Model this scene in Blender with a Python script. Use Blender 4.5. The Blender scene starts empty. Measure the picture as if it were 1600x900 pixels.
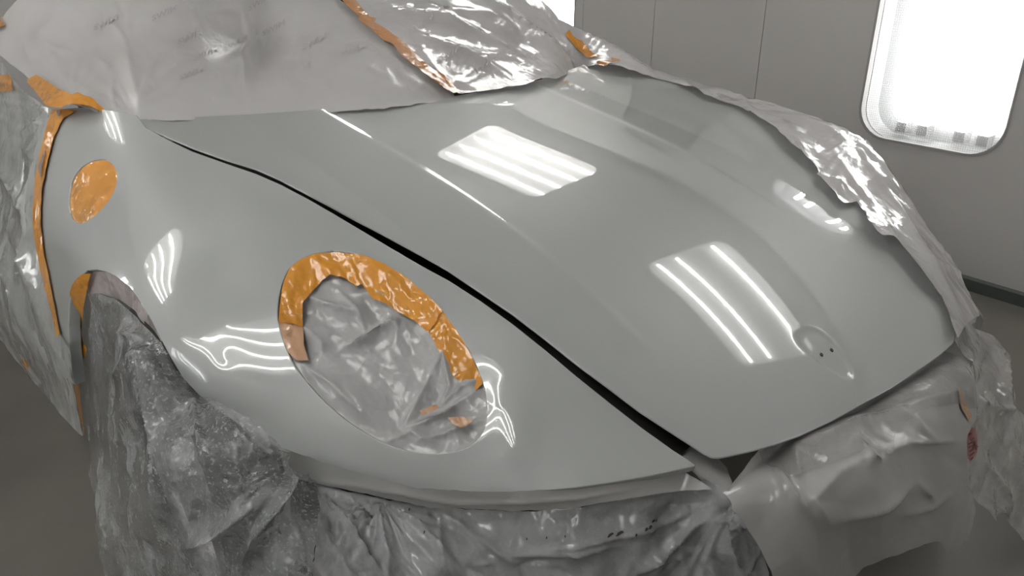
import bpy, math, random
import numpy as np
from mathutils import Matrix, Vector
random.seed(3)
rng = np.random.default_rng(5)
S = bpy.context.scene
COL = S.collection
# world frame: X runs rearwards along the car, Y to the car's right, Z up, metres, floor at Z=0
# ------------------------------------------------------------------ camera
FPX, PITCH, ROLL, YAW = 1231.96, 0.40946, 0.00413, -0.66598
EYE = np.array([-0.3147, 1.0610, 1.2214])
_F = np.array([math.cos(YAW)*math.cos(PITCH), math.sin(YAW)*math.cos(PITCH), -math.sin(PITCH)])
_r = np.array([math.sin(YAW), -math.cos(YAW), 0.]); _u = np.cross(_r, _F)
_R = math.cos(ROLL)*_r + math.sin(ROLL)*_u
_U = -math.sin(ROLL)*_r + math.cos(ROLL)*_u
cd = bpy.data.cameras.new('camera'); cam = bpy.data.objects.new('camera', cd); COL.objects.link(cam)
cd.sensor_width = 36.0; cd.lens = FPX*36/1600; cd.clip_start = 0.02; cd.clip_end = 60
cam.matrix_world = Matrix(((_R[0], _U[0], -_F[0], EYE[0]), (_R[1], _U[1], -_F[1], EYE[1]), (_R[2], _U[2], -_F[2], EYE[2]), (0, 0, 0, 1)))
S.camera = cam
# ------------------------------------------------------------------ world, exposure
w = bpy.data.worlds.new('world'); S.world = w; w.use_nodes = True
w.node_tree.nodes['Background'].inputs[0].default_value = (0.5, 0.5, 0.5, 1)
w.node_tree.nodes['Background'].inputs[1].default_value = 0.02
S.view_settings.view_transform = 'Standard'; S.view_settings.look = 'None'
S.view_settings.gamma = 1; S.view_settings.exposure = 0.66
TUBE_POWER = 17.0            # emission of every fluorescent tube in the booth
S.cycles.max_bounces = 10; S.cycles.transparent_max_bounces = 12
S.cycles.sample_clamp_indirect = 6.0

# ------------------------------------------------------------------ helpers
def ray(x, y):
    x = np.asarray(x, float); y = np.asarray(y, float)
    return _F*FPX + (x-800)[..., None]*_R - (y-450)[..., None]*_U
def at(x, y, X=None, Y=None, Z=None):
    d = ray(x, y)
    k, v = (0, X) if X is not None else (1, Y) if Y is not None else (2, Z)
    return EYE + d*((v-EYE[k])/d[k])
def proj(P):
    d = np.asarray(P, float)-EYE; z = d@_F
    return np.stack([800+FPX*(d@_R)/z, 450-FPX*(d@_U)/z], -1)

class Surf:
    """smooth surface through real points (thin plate spline)"""
    def __init__(s, P, lam=0.0):
        P = np.asarray(P, float); q = proj(P); w = 1/((P-EYE)@_F)
        s.sc = 300.; s.q = q/s.sc; n = len(P)
        K = s.k(s.q[:, None]-s.q[None]) + lam*np.eye(n)
        A = np.zeros((n+3, n+3)); A[:n, :n] = K; A[:n, n] = 1; A[:n, n+1:] = s.q
        A[n:, :n] = A[:n, n:].T
        s.c = np.linalg.solve(A, np.concatenate([w, np.zeros(3)]))
    def k(s, d):
        r2 = (d**2).sum(-1); return 0.5*r2*np.log(r2+1e-12)
    def w(s, x, y):
        q = np.stack([np.asarray(x, float), np.asarray(y, float)], -1)/s.sc
        n = len(s.q); out = np.empty(q.shape[:-1]); f = q.reshape(-1, 2); o = np.empty(len(f))
        for i in range(0, len(f), 4000):
            g = f[i:i+4000]; o[i:i+4000] = s.k(g[:, None]-s.q[None])@s.c[:n] + s.c[n] + g@s.c[n+1:]
        return o.reshape(out.shape)
    def pos(s, x, y):
        return EYE + ray(x, y)/(FPX*s.w(x, y))[..., None]
    def nrm(s, x, y, e=1.0):
        a = s.pos(x+e, y)-s.pos(x-e, y); b = s.pos(x, y+e)-s.pos(x, y-e)
        n = np.cross(b, a); n /= np.linalg.norm(n, axis=-1)[..., None]
        return n

# --- the bonnet as an analytic surface
HC = [0.004306981384357982, 0.14858544390958375, -0.5411276049020431, 0.7485545296707435, 0.4894712356305579]; HR = 0.02903654727518746
def hw(X): return .32+(X-.2)*.264
def Zh(X, Y):
    X = np.asarray(X, float); Y = np.asarray(Y, float)
    t = Y/np.where(Y < 0, hw(X)*1.25, hw(X))
    z = np.polyval(HC, X) - HR*t*t
    r = .27+.035*(X-.42); s = np.clip((np.abs(Y)-r)/.005, -30, 30)
    fade = np.clip((X-.30)/.2, 0, 1)
    z = z - .075*.005*np.log1p(np.exp(s))*fade + .0018*fade/(1+np.exp(-s*1.6))
    g = np.clip((Y-hw(X)+.014)/.005, -30, 30); z = z - .30*.005*np.log1p(np.exp(g))
    e = np.clip((-Y-hw(X)-.035)/.014, -30, 30)
    z = z + .16*.014*np.log1p(np.exp(e))*np.clip((X-.25)/.15, 0, 1)*np.clip((1.25-X)/.4, 0, 1)
    return z
class Hood:
    def pos(s, x, y):
        x = np.asarray(x, float); d = ray(x, y)/FPX; lo = np.full(x.shape, .35); hi = np.full(x.shape, 3.2)
        ts = np.linspace(.35, 3.2, 300); found = np.zeros(x.shape, bool)
        for a, b in zip(ts[:-1], ts[1:]):
            P = EYE+b*d; below = P[..., 2] <= Zh(P[..., 0], P[..., 1])
            m = below & ~found; lo[m] = a; hi[m] = b; found |= below
        for _ in range(34):
            m = (lo+hi)/2; P = EYE+m[..., None]*d; g = P[..., 2] > Zh(P[..., 0], P[..., 1])
            lo = np.where(g, m, lo); hi = np.where(g, hi, m)
        return EYE+lo[..., None]*d
    def nrm(s, x, y, e=1):
        P = s.pos(x, y); return s.nP(P)
    def nP(s, P):
        h = 8e-4; zx = (Zh(P[..., 0]+h, P[..., 1])-Zh(P[..., 0]-h, P[..., 1]))/(2*h); zy = (Zh(P[..., 0], P[..., 1]+h)-Zh(P[..., 0], P[..., 1]-h))/(2*h)
        n = np.stack([-zx, -zy, np.ones_like(zx)], -1); return n/np.linalg.norm(n, axis=-1)[..., None]
HOOD = Hood()
def hoodpt(x, y): return HOOD.pos(np.array([float(x)]), np.array([float(y)]))[0]

# --- noise for creases
def _h(i, j, s):
    v = np.sin(i*127.1+j*311.7+s*74.7)*43758.5453
    return v-np.floor(v)
def facet(x, y, s=0):
    """piecewise planar noise: random heights on a skewed triangle lattice"""
    u = x+0.35*y; v = y*1.05-0.2*x
    i = np.floor(u); j = np.floor(v); a = u-i; b = v-j
    h00 = _h(i, j, s); h11 = _h(i+1, j+1, s); h10 = _h(i+1, j, s); h01 = _h(i, j+1, s)
    up = a > b
    return np.where(up, h00+(h10-h00)*a+(h11-h10)*b, h00+(h01-h00)*b+(h11-h01)*a)-0.5
def smooth(x, y, s=0):
    i = np.floor(x); j = np.floor(y); a = x-i; b = y-j; a = a*a*(3-2*a); b = b*b*(3-2*b)
    return (_h(i, j, s)*(1-a)+_h(i+1, j, s)*a)*(1-b)+(_h(i, j+1, s)*(1-a)+_h(i+1, j+1, s)*a)*b-0.5
def crumple(x, y, size, amp, s=0, ang=0., stretch=1., octv=3):
    c, si = math.cos(ang), math.sin(ang); X = (x*c+y*si)/stretch; Y = -x*si+y*c
    wx = 0.5*size*smooth(X/size/1.3, Y/size/1.3, s+9); wy = 0.5*size*smooth(X/size/1.3+7, Y/size/1.3+3, s+5)
    h = 0; A = amp; z = size
    for o in range(octv):
        h = h+A*facet((X+wx)/z, (Y+wy)/z, s+o*3); z *= .48; A *= .45
    return h
def pdist(x, y, pl):
    best = np.full(np.shape(x), 1e9); tt = np.zeros(np.shape(x)); n = len(pl)-1
    for k in range(n):
        ax, ay = pl[k]; bx, by = pl[k+1]; dx, dy = bx-ax, by-ay; L = dx*dx+dy*dy+1e-9
        t = np.clip(((x-ax)*dx+(y-ay)*dy)/L, 0, 1); d = np.hypot(x-ax-t*dx, y-ay-t*dy)
        m = d < best; best = np.where(m, d, best); tt = np.where(m, (k+t)/n, tt)
    return best, tt
def ridge(x, y, pl, wd, amp, taper=True):
    d, t = pdist(x, y, pl)
    a = amp*(np.sin(np.pi*np.clip(t*.9+.05, 0, 1)) if taper else 1)
    return a*np.exp(-d/wd)
def pleats(x, y, cx, cy, n, amp, R, s=0, a0=None, a1=None):
    """folds that fan out from a gathered point"""
    dx, dy = x-cx, y-cy; r = np.hypot(dx, dy); th = np.arctan2(dy, dx)
    k = (th+0.25*smooth(r/60, th*2, s))*n/(2*math.pi)
    i = np.floor(k); f = k-i; tri = np.minimum(f*(1+_h(i, 0*i, s)), (1-f)*2)
    a = amp*np.minimum(r/25, 1)*np.exp(-r/R)*(0.4+_h(i, 0*i+2, s))
    if a0 is not None:
        a = a*np.clip((th-a0)/.15, 0, 1)*np.clip((a1-th)/.15, 0, 1)
    return a*tri

def creases(x, y, bx, n, seed, ang, spread, L, wd, amp):
    """scattered sharp creases, each a real raised or sunk line"""
    r = np.random.default_rng(seed); h = np.zeros(np.shape(x))
    for _ in range(n):
        cx, cy = r.uniform(bx[0], bx[2]), r.uniform(bx[1], bx[3]); a = ang+r.normal(0, spread); l = L*r.uniform(.5, 1.4)/2; b = r.normal(0, .12)*l
        c, s_ = math.cos(a), math.sin(a)
        pl = [(cx-l*c, cy-l*s_), (cx-b*s_, cy+b*c), (cx+l*c, cy+l*s_)]
        m = (x > cx-l-30) & (x < cx+l+30) & (y > cy-l-30) & (y < cy+l+30)
        if m.any(): h[m] += ridge(x[m], y[m], pl, wd*r.uniform(.7, 1.5), amp*r.choice([-1, 1, 1])*r.uniform(.4, 1.2))
    return h
# --- polygons
def resample(poly, step, jag=0.0, seed=0, closed=True):
    out = []; r = np.random.default_rng(seed); n = len(poly)
    for i in range(n if closed else n-1):
        a = np.array(poly[i], float); b = np.array(poly[(i+1) % n], float); L = np.hypot(*(b-a)); k = max(1, int(L/step))
        for j in range(k):
            p = a+(b-a)*j/k
            if jag: p = p+r.normal(0, jag, 2)
            out.append(p)
    return np.array(out)
def catmull(poly, k=6):
    P = np.array(poly, float); n = len(P); out = []
    for i in range(n):
        a, b, c, d = P[i-1], P[i], P[(i+1) % n], P[(i+2) % n]
        for j in range(k):
            t = j/k; out.append(.5*((2*b)+(c-a)*t+(2*a-5*b+4*c-d)*t*t+(3*b-a-3*c+d)*t**3))
    return np.array(out)
def inside(x, y, poly):
    c = np.zeros(x.shape, bool); n = len(poly)
    for i in range(n):
        x1, y1 = poly[i-1]; x2, y2 = poly[i]
        if y1 == y2: continue
        m = ((y1 > y) != (y2 > y)) & (x < (x2-x1)*(y-y1)/(y2-y1)+x1); c ^= m
    return c
def nearest(px, py, polys):
    bd = np.full(px.shape, 1e9); bx = px.copy(); by = py.copy()
    for poly in polys:
        n = len(poly)
        for i in range(n):
            ax, ay = poly[i-1]; bx_, by_ = poly[i]; dx, dy = bx_-ax, by_-ay; L = dx*dx+dy*dy+1e-9
            t = np.clip(((px-ax)*dx+(py-ay)*dy)/L, 0, 1); qx = ax+t*dx; qy = ay+t*dy; d = np.hypot(px-qx, py-qy)
            m = d < bd; bd = np.where(m, d, bd); bx = np.where(m, qx, bx); by = np.where(m, qy, by)
    return bd, bx, by
def region(outer, holes=(), step=5.0):
    """triangulated patch with its border snapped to the outline; returns xy, tris"""
    outer = np.asarray(outer, float); x0, y0 = outer.min(0)-step; x1, y1 = outer.max(0)+step
    ny = int((y1-y0)/(step*.866))+2; nx = int((x1-x0)/step)+2
    J, I = np.mgrid[0:ny, 0:nx]; X = x0+I*step+(J % 2)*step*.5; Y = y0+J*step*.866
    ins = inside(X, Y, outer)
    for h in holes: ins &= ~inside(X, Y, h)
    idx = J*nx+I
    a = idx[:-1, :-1]; b = idx[:-1, 1:]; c = idx[1:, :-1]; d = idx[1:, 1:]; odd = (J[:-1, :-1] % 2 == 1)
    t1 = np.stack([a, b, np.where(odd, d, c)], -1).reshape(-1, 3); t2 = np.stack([np.where(odd, a, b), d, c], -1).reshape(-1, 3)
    T = np.concatenate([t1, t2]); f = ins.ravel(); T = T[f[T].sum(1) >= 1]
    X = X.ravel().copy(); Y = Y.ravel().copy()
    used = np.unique(T); out = used[~f[used]]
    polys = [outer]+[np.asarray(h, float) for h in holes]
    _, qx, qy = nearest(X[out], Y[out], polys); X[out] = qx; Y[out] = qy
    # pull inner vertices that almost touch the border onto it
    inn = used[f[used]]; bd, qx, qy = nearest(X[inn], Y[inn], polys); m = bd < step*.22
    X[inn[m]] = qx[m]; Y[inn[m]] = qy[m]
    e1 = np.stack([X[T[:, 1]]-X[T[:, 0]], Y[T[:, 1]]-Y[T[:, 0]]], -1); e2 = np.stack([X[T[:, 2]]-X[T[:, 0]], Y[T[:, 2]]-Y[T[:, 0]]], -1)
    ar = np.abs(e1[:, 0]*e2[:, 1]-e1[:, 1]*e2[:, 0]); T = T[ar > 0.02*step*step*.43]
    used, inv = np.unique(T, return_inverse=True)
    return np.stack([X[used], Y[used]], -1), inv.reshape(-1, 3)

def link(name, V, faces, mat, parent=None, normals=None, flat=False):
    me = bpy.data.meshes.new(name)
    V = np.asarray(V, float)
    me.from_pydata(V.tolist(), [], [list(map(int, f)) for f in faces]); me.update()
    me.polygons.foreach_set('use_smooth', [not flat]*len(me.polygons))
    if normals is not None: me.normals_split_custom_set_from_vertices(np.asarray(normals).tolist())
    if mat: me.materials.append(mat)
    o = bpy.data.objects.new(name, me); COL.objects.link(o)
    if parent is not None: o.parent = parent
    return o
def tag(o, label=None, cat=None, group=None, kind=None):
    if label: o['label'] = label
    if cat: o['category'] = cat
    if group: o['group'] = group
    if kind: o['kind'] = kind
    return o
def empty(name, loc, label, cat, group=None):
    o = bpy.data.objects.new(name, None); COL.objects.link(o); o.location = loc; o.empty_display_size = .1
    bpy.context.view_layer.update()
    return tag(o, label, cat, group)
def boundary(T):
    E = {}
    for t in T:
        for k in range(3):
            a, b = int(t[k]), int(t[(k+1) % 3]); E[(a, b)] = 1
    return [(a, b) for (a, b) in E if (b, a) not in E]
def orient(V, T):
    n = np.cross(V[T[:, 1]]-V[T[:, 0]], V[T[:, 2]]-V[T[:, 0]]); c = V[T].mean(1)-EYE
    m = (n*c).sum(1) > 0; T = T.copy(); T[m] = T[m][:, [0, 2, 1]]; return T
def hem(V, N, T, depths=((.0012, .0010), (.0018, .0032), (-.012, .011))):
    """fold the border of a panel over: returns extra verts and quads"""
    E = boundary(T); ids = sorted({i for e in E for i in e}); mp = {i: k for k, i in enumerate(ids)}
    out = np.zeros((len(ids), 3))
    for a, b in E:
        t = V[b]-V[a]; o = np.cross(t, N[a]); l = np.linalg.norm(o)
        if l > 1e-9: out[mp[a]] += o/l; out[mp[b]] += o/l
    out /= np.linalg.norm(out, axis=1)[:, None]+1e-9
    base = V[ids]; nb = N[ids]; rings = []; rn = []
    for o, dn in depths:
        rings.append(base+out*o-nb*dn)
    n0 = len(V); Q = []
    k = len(ids); off = lambda r: (lambda i: i if r < 0 else n0+r*k+mp[i])
    for r in range(-1, len(depths)-1):
        A = off(r); B = off(r+1)
        for a, b in E: Q.append((A(b), A(a), B(a), B(b)))
    NN = [nb*.75+out*.66, nb*.2+out, out]
    NN = [q/np.linalg.norm(q, axis=1)[:, None] for q in NN[:len(depths)]]
    return np.concatenate([V]+rings), Q, np.concatenate([N]+NN)
def panel(name, surf, outer, holes, step, mat, parent, disp=None, depths=((.0012, .0010), (.0018, .0032), (.0014, .014)), nfun=None):
    q, T = region(outer, holes, step)
    V = surf.pos(q[:, 0], q[:, 1]); N = surf.nrm(q[:, 0], q[:, 1]) if nfun is None else nfun(V)
    if (N*(EYE-V)).sum(1).mean() < 0: N = -N
    if disp is not None: V = V+N*disp(q[:, 0], q[:, 1])[:, None]
    T = orient(V, T)
    V2, Q, N2 = hem(V, N, T, depths)
    return link(name, V2, T.tolist()+Q, mat, parent, N2)
class Layer:
    """a film: smooth base surface plus its creases"""
    def __init__(s, surf, disp): s.s = surf; s.d = disp
    def pos(s, x, y, off=0.0):
        x = np.asarray(x, float); y = np.asarray(y, float)
        N = s.s.nrm(x, y); P = s.s.pos(x, y); sg = np.sign((N*(EYE-P)).sum(-1))[..., None]
        return P+N*sg*(s.d(x, y)+off)[..., None]
def sheet(name, layer, outer, step, mat, parent=None, off=0.0, jag=0.8, holes=(), seed=1, extra=None):
    q, T = region(resample(outer, 9 if jag else 5, jag, seed), holes, step)
    V = layer.pos(q[:, 0], q[:, 1], off); T = orient(V, T)
    o = link(name, V, T, mat, parent)
    return o

# ------------------------------------------------------------------ materials
def newmat(name):
    m = bpy.data.materials.new(name); m.use_nodes = True; nt = m.node_tree
    b = nt.nodes['Principled BSDF']; return m, nt, b, nt.nodes['Material Output']
def N(nt, t, **k):
    n = nt.nodes.new(t)
    for a, v in k.items(): setattr(n, a, v)
    return n
def simple(name, col, rough=.5, coat=0, metal=0, emit=None, noise=0, nscale=8, bump=0, bscale=60, spec=.5):
    m, nt, b, out = newmat(name)
    b.inputs['Base Color'].default_value = (*col, 1); b.inputs['Roughness'].default_value = rough
    b.inputs['Metallic'].default_value = metal; b.inputs['Coat Weight'].default_value = coat; b.inputs['Coat Roughness'].default_value = .02
    b.inputs['Specular IOR Level'].default_value = spec
    if emit: b.inputs['Emission Color'].default_value = (*emit[0], 1); b.inputs['Emission Strength'].default_value = emit[1]
    tc = N(nt, 'ShaderNodeTexCoord')
    if noise:
        n = N(nt, 'ShaderNodeTexNoise'); n.inputs['Scale'].default_value = nscale; n.inputs['Detail'].default_value = 6
        nt.links.new(tc.outputs['Object'], n.inputs['Vector'])
        r = N(nt, 'ShaderNodeValToRGB'); r.color_ramp.elements[0].position = .3; r.color_ramp.elements[1].position = .7
        r.color_ramp.elements[0].color = (*[c*(1-noise) for c in col], 1); r.color_ramp.elements[1].color = (*[min(1, c*(1+noise)) for c in col], 1)
        nt.links.new(n.outputs[0], r.inputs[0]); nt.links.new(r.outputs[0], b.inputs['Base Color'])
    if bump:
        n = N(nt, 'ShaderNodeTexNoise'); n.inputs['Scale'].default_value = bscale; n.inputs['Detail'].default_value = 4
        nt.links.new(tc.outputs['Object'], n.inputs['Vector'])
        bp = N(nt, 'ShaderNodeBump'); bp.inputs['Strength'].default_value = bump; bp.inputs['Distance'].default_value = .01
        nt.links.new(n.outputs[0], bp.inputs['Height']); nt.links.new(bp.outputs[0], b.inputs['Normal'])
    return m
def film(name, col, rough=.22, clear=0.0, clear_var=0.0, trans=.25, speck=0.0, bump=.25, bscale=45, tint=0.06, coat=.9, vscale=9, facet=.2, cell=26, stretch=(1, 1.6, .8)):
    """thin plastic film: glossy front, some light through, partly see-through where clear > 0"""
    m, nt, b, out = newmat(name)
    tc = N(nt, 'ShaderNodeTexCoord')
    n = N(nt, 'ShaderNodeTexNoise'); n.inputs['Scale'].default_value = vscale*.6; n.inputs['Detail'].default_value = 5
    nt.links.new(tc.outputs['Object'], n.inputs['Vector'])
    r = N(nt, 'ShaderNodeValToRGB'); r.color_ramp.elements[0].position = .3; r.color_ramp.elements[1].position = .7
    r.color_ramp.elements[0].color = (*[c*(1-tint) for c in col], 1); r.color_ramp.elements[1].color = (*[min(1, c*(1+tint)) for c in col], 1)
    nt.links.new(n.outputs[0], r.inputs[0]); nt.links.new(r.outputs[0], b.inputs['Base Color'])
    b.inputs['Roughness'].default_value = .55; b.inputs['Specular IOR Level'].default_value = .25
    b.inputs['Coat Weight'].default_value = coat; b.inputs['Coat Roughness'].default_value = rough*.45; b.inputs['Coat IOR'].default_value = 1.55
    nb = N(nt, 'ShaderNodeTexNoise'); nb.inputs['Scale'].default_value = bscale; nb.inputs['Detail'].default_value = 5; nb.inputs['Roughness'].default_value = .6
    nt.links.new(tc.outputs['Object'], nb.inputs['Vector'])
    bp = N(nt, 'ShaderNodeBump'); bp.inputs['Strength'].default_value = bump; bp.inputs['Distance'].default_value = .006
    nt.links.new(nb.outputs[0], bp.inputs['Height']); nt.links.new(bp.outputs[0], b.inputs['Normal'])
    nt.links.new(bp.outputs[0], b.inputs['Coat Normal'])
    if facet > 0:      # crisp little planes of crumpled plastic
        geo = N(nt, 'ShaderNodeNewGeometry'); prev = geo.outputs['Normal']
        wn = N(nt, 'ShaderNodeTexNoise'); wn.inputs['Scale'].default_value = cell*.35; wn.inputs['Detail'].default_value = 2
        nt.links.new(tc.outputs['Object'], wn.inputs['Vector'])
        ws = N(nt, 'ShaderNodeVectorMath', operation='SCALE'); ws.inputs['Scale'].default_value = 2.2/cell; nt.links.new(wn.outputs['Color'], ws.inputs[0])
        wa = N(nt, 'ShaderNodeVectorMath', operation='ADD'); nt.links.new(tc.outputs['Object'], wa.inputs[0]); nt.links.new(ws.outputs[0], wa.inputs[1])
        mpp = N(nt, 'ShaderNodeMapping'); mpp.inputs['Scale'].default_value = stretch; mpp.inputs['Rotation'].default_value = (.5, .3, .6); nt.links.new(wa.outputs[0], mpp.inputs[0])
        mk = N(nt, 'ShaderNodeTexNoise'); mk.inputs['Scale'].default_value = cell*.22; mk.inputs['Detail'].default_value = 2
        nt.links.new(tc.outputs['Object'], mk.inputs['Vector'])
        mm = N(nt, 'ShaderNodeMapRange'); mm.inputs[1].default_value = .38; mm.inputs[2].default_value = .62; mm.inputs[3].default_value = .15; mm.inputs[4].default_value = 1
        nt.links.new(mk.outputs[0], mm.inputs[0])
        for sc_, am in ((cell, facet), (cell*2.6, facet*.7)):
            vo = N(nt, 'ShaderNodeTexVoronoi', feature='F1'); vo.inputs['Scale'].default_value = sc_; nt.links.new(mpp.outputs[0], vo.inputs['Vector'])
            sb = N(nt, 'ShaderNodeVectorMath', operation='SUBTRACT'); sb.inputs[1].default_value = (.5, .5, .5); nt.links.new(vo.outputs['Color'], sb.inputs[0])
            m1_ = N(nt, 'ShaderNodeMath', operation='MULTIPLY'); m1_.inputs[1].default_value = am*2; nt.links.new(mm.outputs[0], m1_.inputs[0])
            sl = N(nt, 'ShaderNodeVectorMath', operation='SCALE'); nt.links.new(sb.outputs[0], sl.inputs[0]); nt.links.new(m1_.outputs[0], sl.inputs['Scale'])
            ad = N(nt, 'ShaderNodeVectorMath', operation='ADD'); nt.links.new(prev, ad.inputs[0]); nt.links.new(sl.outputs[0], ad.inputs[1]); prev = ad.outputs[0]
        nz = N(nt, 'ShaderNodeVectorMath', operation='NORMALIZE'); nt.links.new(prev, nz.inputs[0]); nt.links.new(nz.outputs[0], bp.inputs['Normal'])
    tr = N(nt, 'ShaderNodeBsdfTranslucent'); nt.links.new(r.outputs[0], tr.inputs['Color'])
    mx = N(nt, 'ShaderNodeMixShader'); mx.inputs[0].default_value = trans
    nt.links.new(b.outputs[0], mx.inputs[1]); nt.links.new(tr.outputs[0], mx.inputs[2]); last = mx
    if clear > 0:
        tp = N(nt, 'ShaderNodeBsdfTransparent'); m2 = N(nt, 'ShaderNodeMixShader')
        v = N(nt, 'ShaderNodeTexNoise'); v.inputs['Scale'].default_value = vscale; v.inputs['Detail'].default_value = 8; v.inputs['Roughness'].default_value = .7
        nt.links.new(tc.outputs['Object'], v.inputs['Vector'])
        mr = N(nt, 'ShaderNodeMapRange'); mr.inputs[1].default_value = .3; mr.inputs[2].default_value = .7
        mr.inputs[3].default_value = clear-clear_var; mr.inputs[4].default_value = clear+clear_var
        nt.links.new(v.outputs[0], mr.inputs[0]); fac = mr.outputs[0]
        if speck > 0:     # droplets of overspray stuck to the film
            s = N(nt, 'ShaderNodeTexNoise'); s.inputs['Scale'].default_value = 190; s.inputs['Detail'].default_value = 3
            nt.links.new(tc.outputs['Object'], s.inputs['Vector'])
            sr = N(nt, 'ShaderNodeMapRange'); sr.inputs[1].default_value = .56; sr.inputs[2].default_value = .66
            sr.inputs[3].default_value = 1; sr.inputs[4].default_value = 1-speck
            nt.links.new(s.outputs[0], sr.inputs[0])
            mu = N(nt, 'ShaderNodeMath', operation='MULTIPLY'); nt.links.new(fac, mu.inputs[0]); nt.links.new(sr.outputs[0], mu.inputs[1]); fac = mu.outputs[0]
        nt.links.new(fac, m2.inputs[0]); nt.links.new(last.outputs[0], m2.inputs[1]); nt.links.new(tp.outputs[0], m2.inputs[2]); last = m2
    nt.links.new(last.outputs[0], out.inputs['Surface'])
    return m
M = {}
M['paint'] = simple('grey_paint', (.305, .317, .311), .45, coat=1.0)
M['dark'] = simple('hole_shade_and_fleck_black', (.012, .011, .010), .6)
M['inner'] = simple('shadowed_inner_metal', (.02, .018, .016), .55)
M['glass'] = simple('windscreen_glass', (.03, .032, .032), .08)
M['rubber'] = simple('tyre_rubber', (.02, .02, .02), .8, noise=.2)
M['alloy'] = simple('wheel_alloy', (.35, .35, .36), .35, metal=.9)
M['white_film'] = film('white_masking_film', (.50, .49, .487), rough=.45, trans=.18, coat=.35, bump=.08, bscale=16, tint=.05, facet=.07, cell=9)
M['gloss_film'] = film('glossy_masking_film', (.50, .485, .485), rough=.16, trans=.15, clear=.05, clear_var=.04, bump=.12, bscale=30, tint=.06, facet=.07, cell=16)
M['door_film'] = film('door_masking_film', (.42, .43, .42), rough=.25, trans=.15, clear=.18, clear_var=.12, bump=.1, bscale=26, facet=.22, cell=15, stretch=(1, 1.6, .5))
M['skirt_film'] = film('grey_clear_film', (.43, .44, .45), rough=.10, trans=.2, clear=.22, clear_var=.18, speck=.3, bump=.1, bscale=40, vscale=7, facet=.22, cell=18, stretch=(1, 1.4, .6), coat=1.0)
M['wheel_film'] = film('clear_wheel_film', (.38, .395, .40), rough=.10, trans=.2, clear=.46, clear_var=.30, speck=.65, bump=.1, bscale=50, vscale=9, facet=.22, cell=18, stretch=(1, 1.4, .5), coat=1.0)
M['paper'] = film('white_masking_paper', (.38, .375, .367), rough=.22, trans=.1, bump=.05, bscale=12, tint=.03, facet=.06, cell=12, coat=.5)
M['lamp_paper'] = film('lamp_masking_film', (.40, .40, .40), rough=.2, trans=.1, bump=.06, bscale=40, tint=.04, facet=.14, cell=22, coat=.55)
M['edge_film'] = film('edge_strip_film', (.42, .42, .41), rough=.28, trans=.1, bump=.06, bscale=30, facet=.10, cell=20)
M['tape'] = film('orange_masking_tape', (.60, .25, .022), rough=.16, trans=.05, bump=.1, bscale=70, tint=.12, facet=.16, cell=45)
M['tape_pale'] = film('orange_tape_under_film', (.55, .33, .20), rough=.22, trans=.05, bump=.1, bscale=60, tint=.15, facet=.2, cell=60)
M['tape_brown'] = film('old_orange_tape', (.40, .17, .045), rough=.35, trans=.05, bump=.1, bscale=60, tint=.12, facet=.12, cell=40)
M['pink_film'] = film('pinkish_film', (.47, .42, .41), rough=.18, trans=.1, bump=.1, bscale=40, facet=.2, cell=30)
M['red'] = simple('dark_red_print', (.10, .012, .016), .5)
M['pinkprint'] = simple('pale_red_print', (.30, .13, .125), .45)
M['print'] = simple('faint_grey_print', (.40, .385, .395), .4)
M['wall'] = simple('wall_enamel', (.47, .46, .45), .42, noise=.04, nscale=1.5, bump=.02, bscale=4)
M['ceil'] = simple('ceiling_white', (.42, .42, .41), .8)
M['base'] = simple('baseboard_green_grey', (.06, .07, .066), .5)
M['seam'] = simple('dark_seam', (.035, .033, .03), .6)
M['floor'] = simple('worn_concrete_floor', (.10, .093, .080), .38, noise=.18, nscale=2.2, bump=.05, bscale=9)
M['tube'] = simple('fluorescent_tube', (.9, .9, .9), .5, emit=((1.0, .985, .95), TUBE_POWER))
M['tube_wall'] = simple('wall_fluorescent_tube', (.9, .9, .9), .5, emit=((1.0, .995, .98), 11))
M['reflector'] = simple('white_reflector', (.72, .72, .72), .35)
M['housing'] = simple('grey_white_housing', (.5, .505, .505), .5)
M['frame'] = simple('light_frame', (.30, .295, .29), .4)
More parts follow.
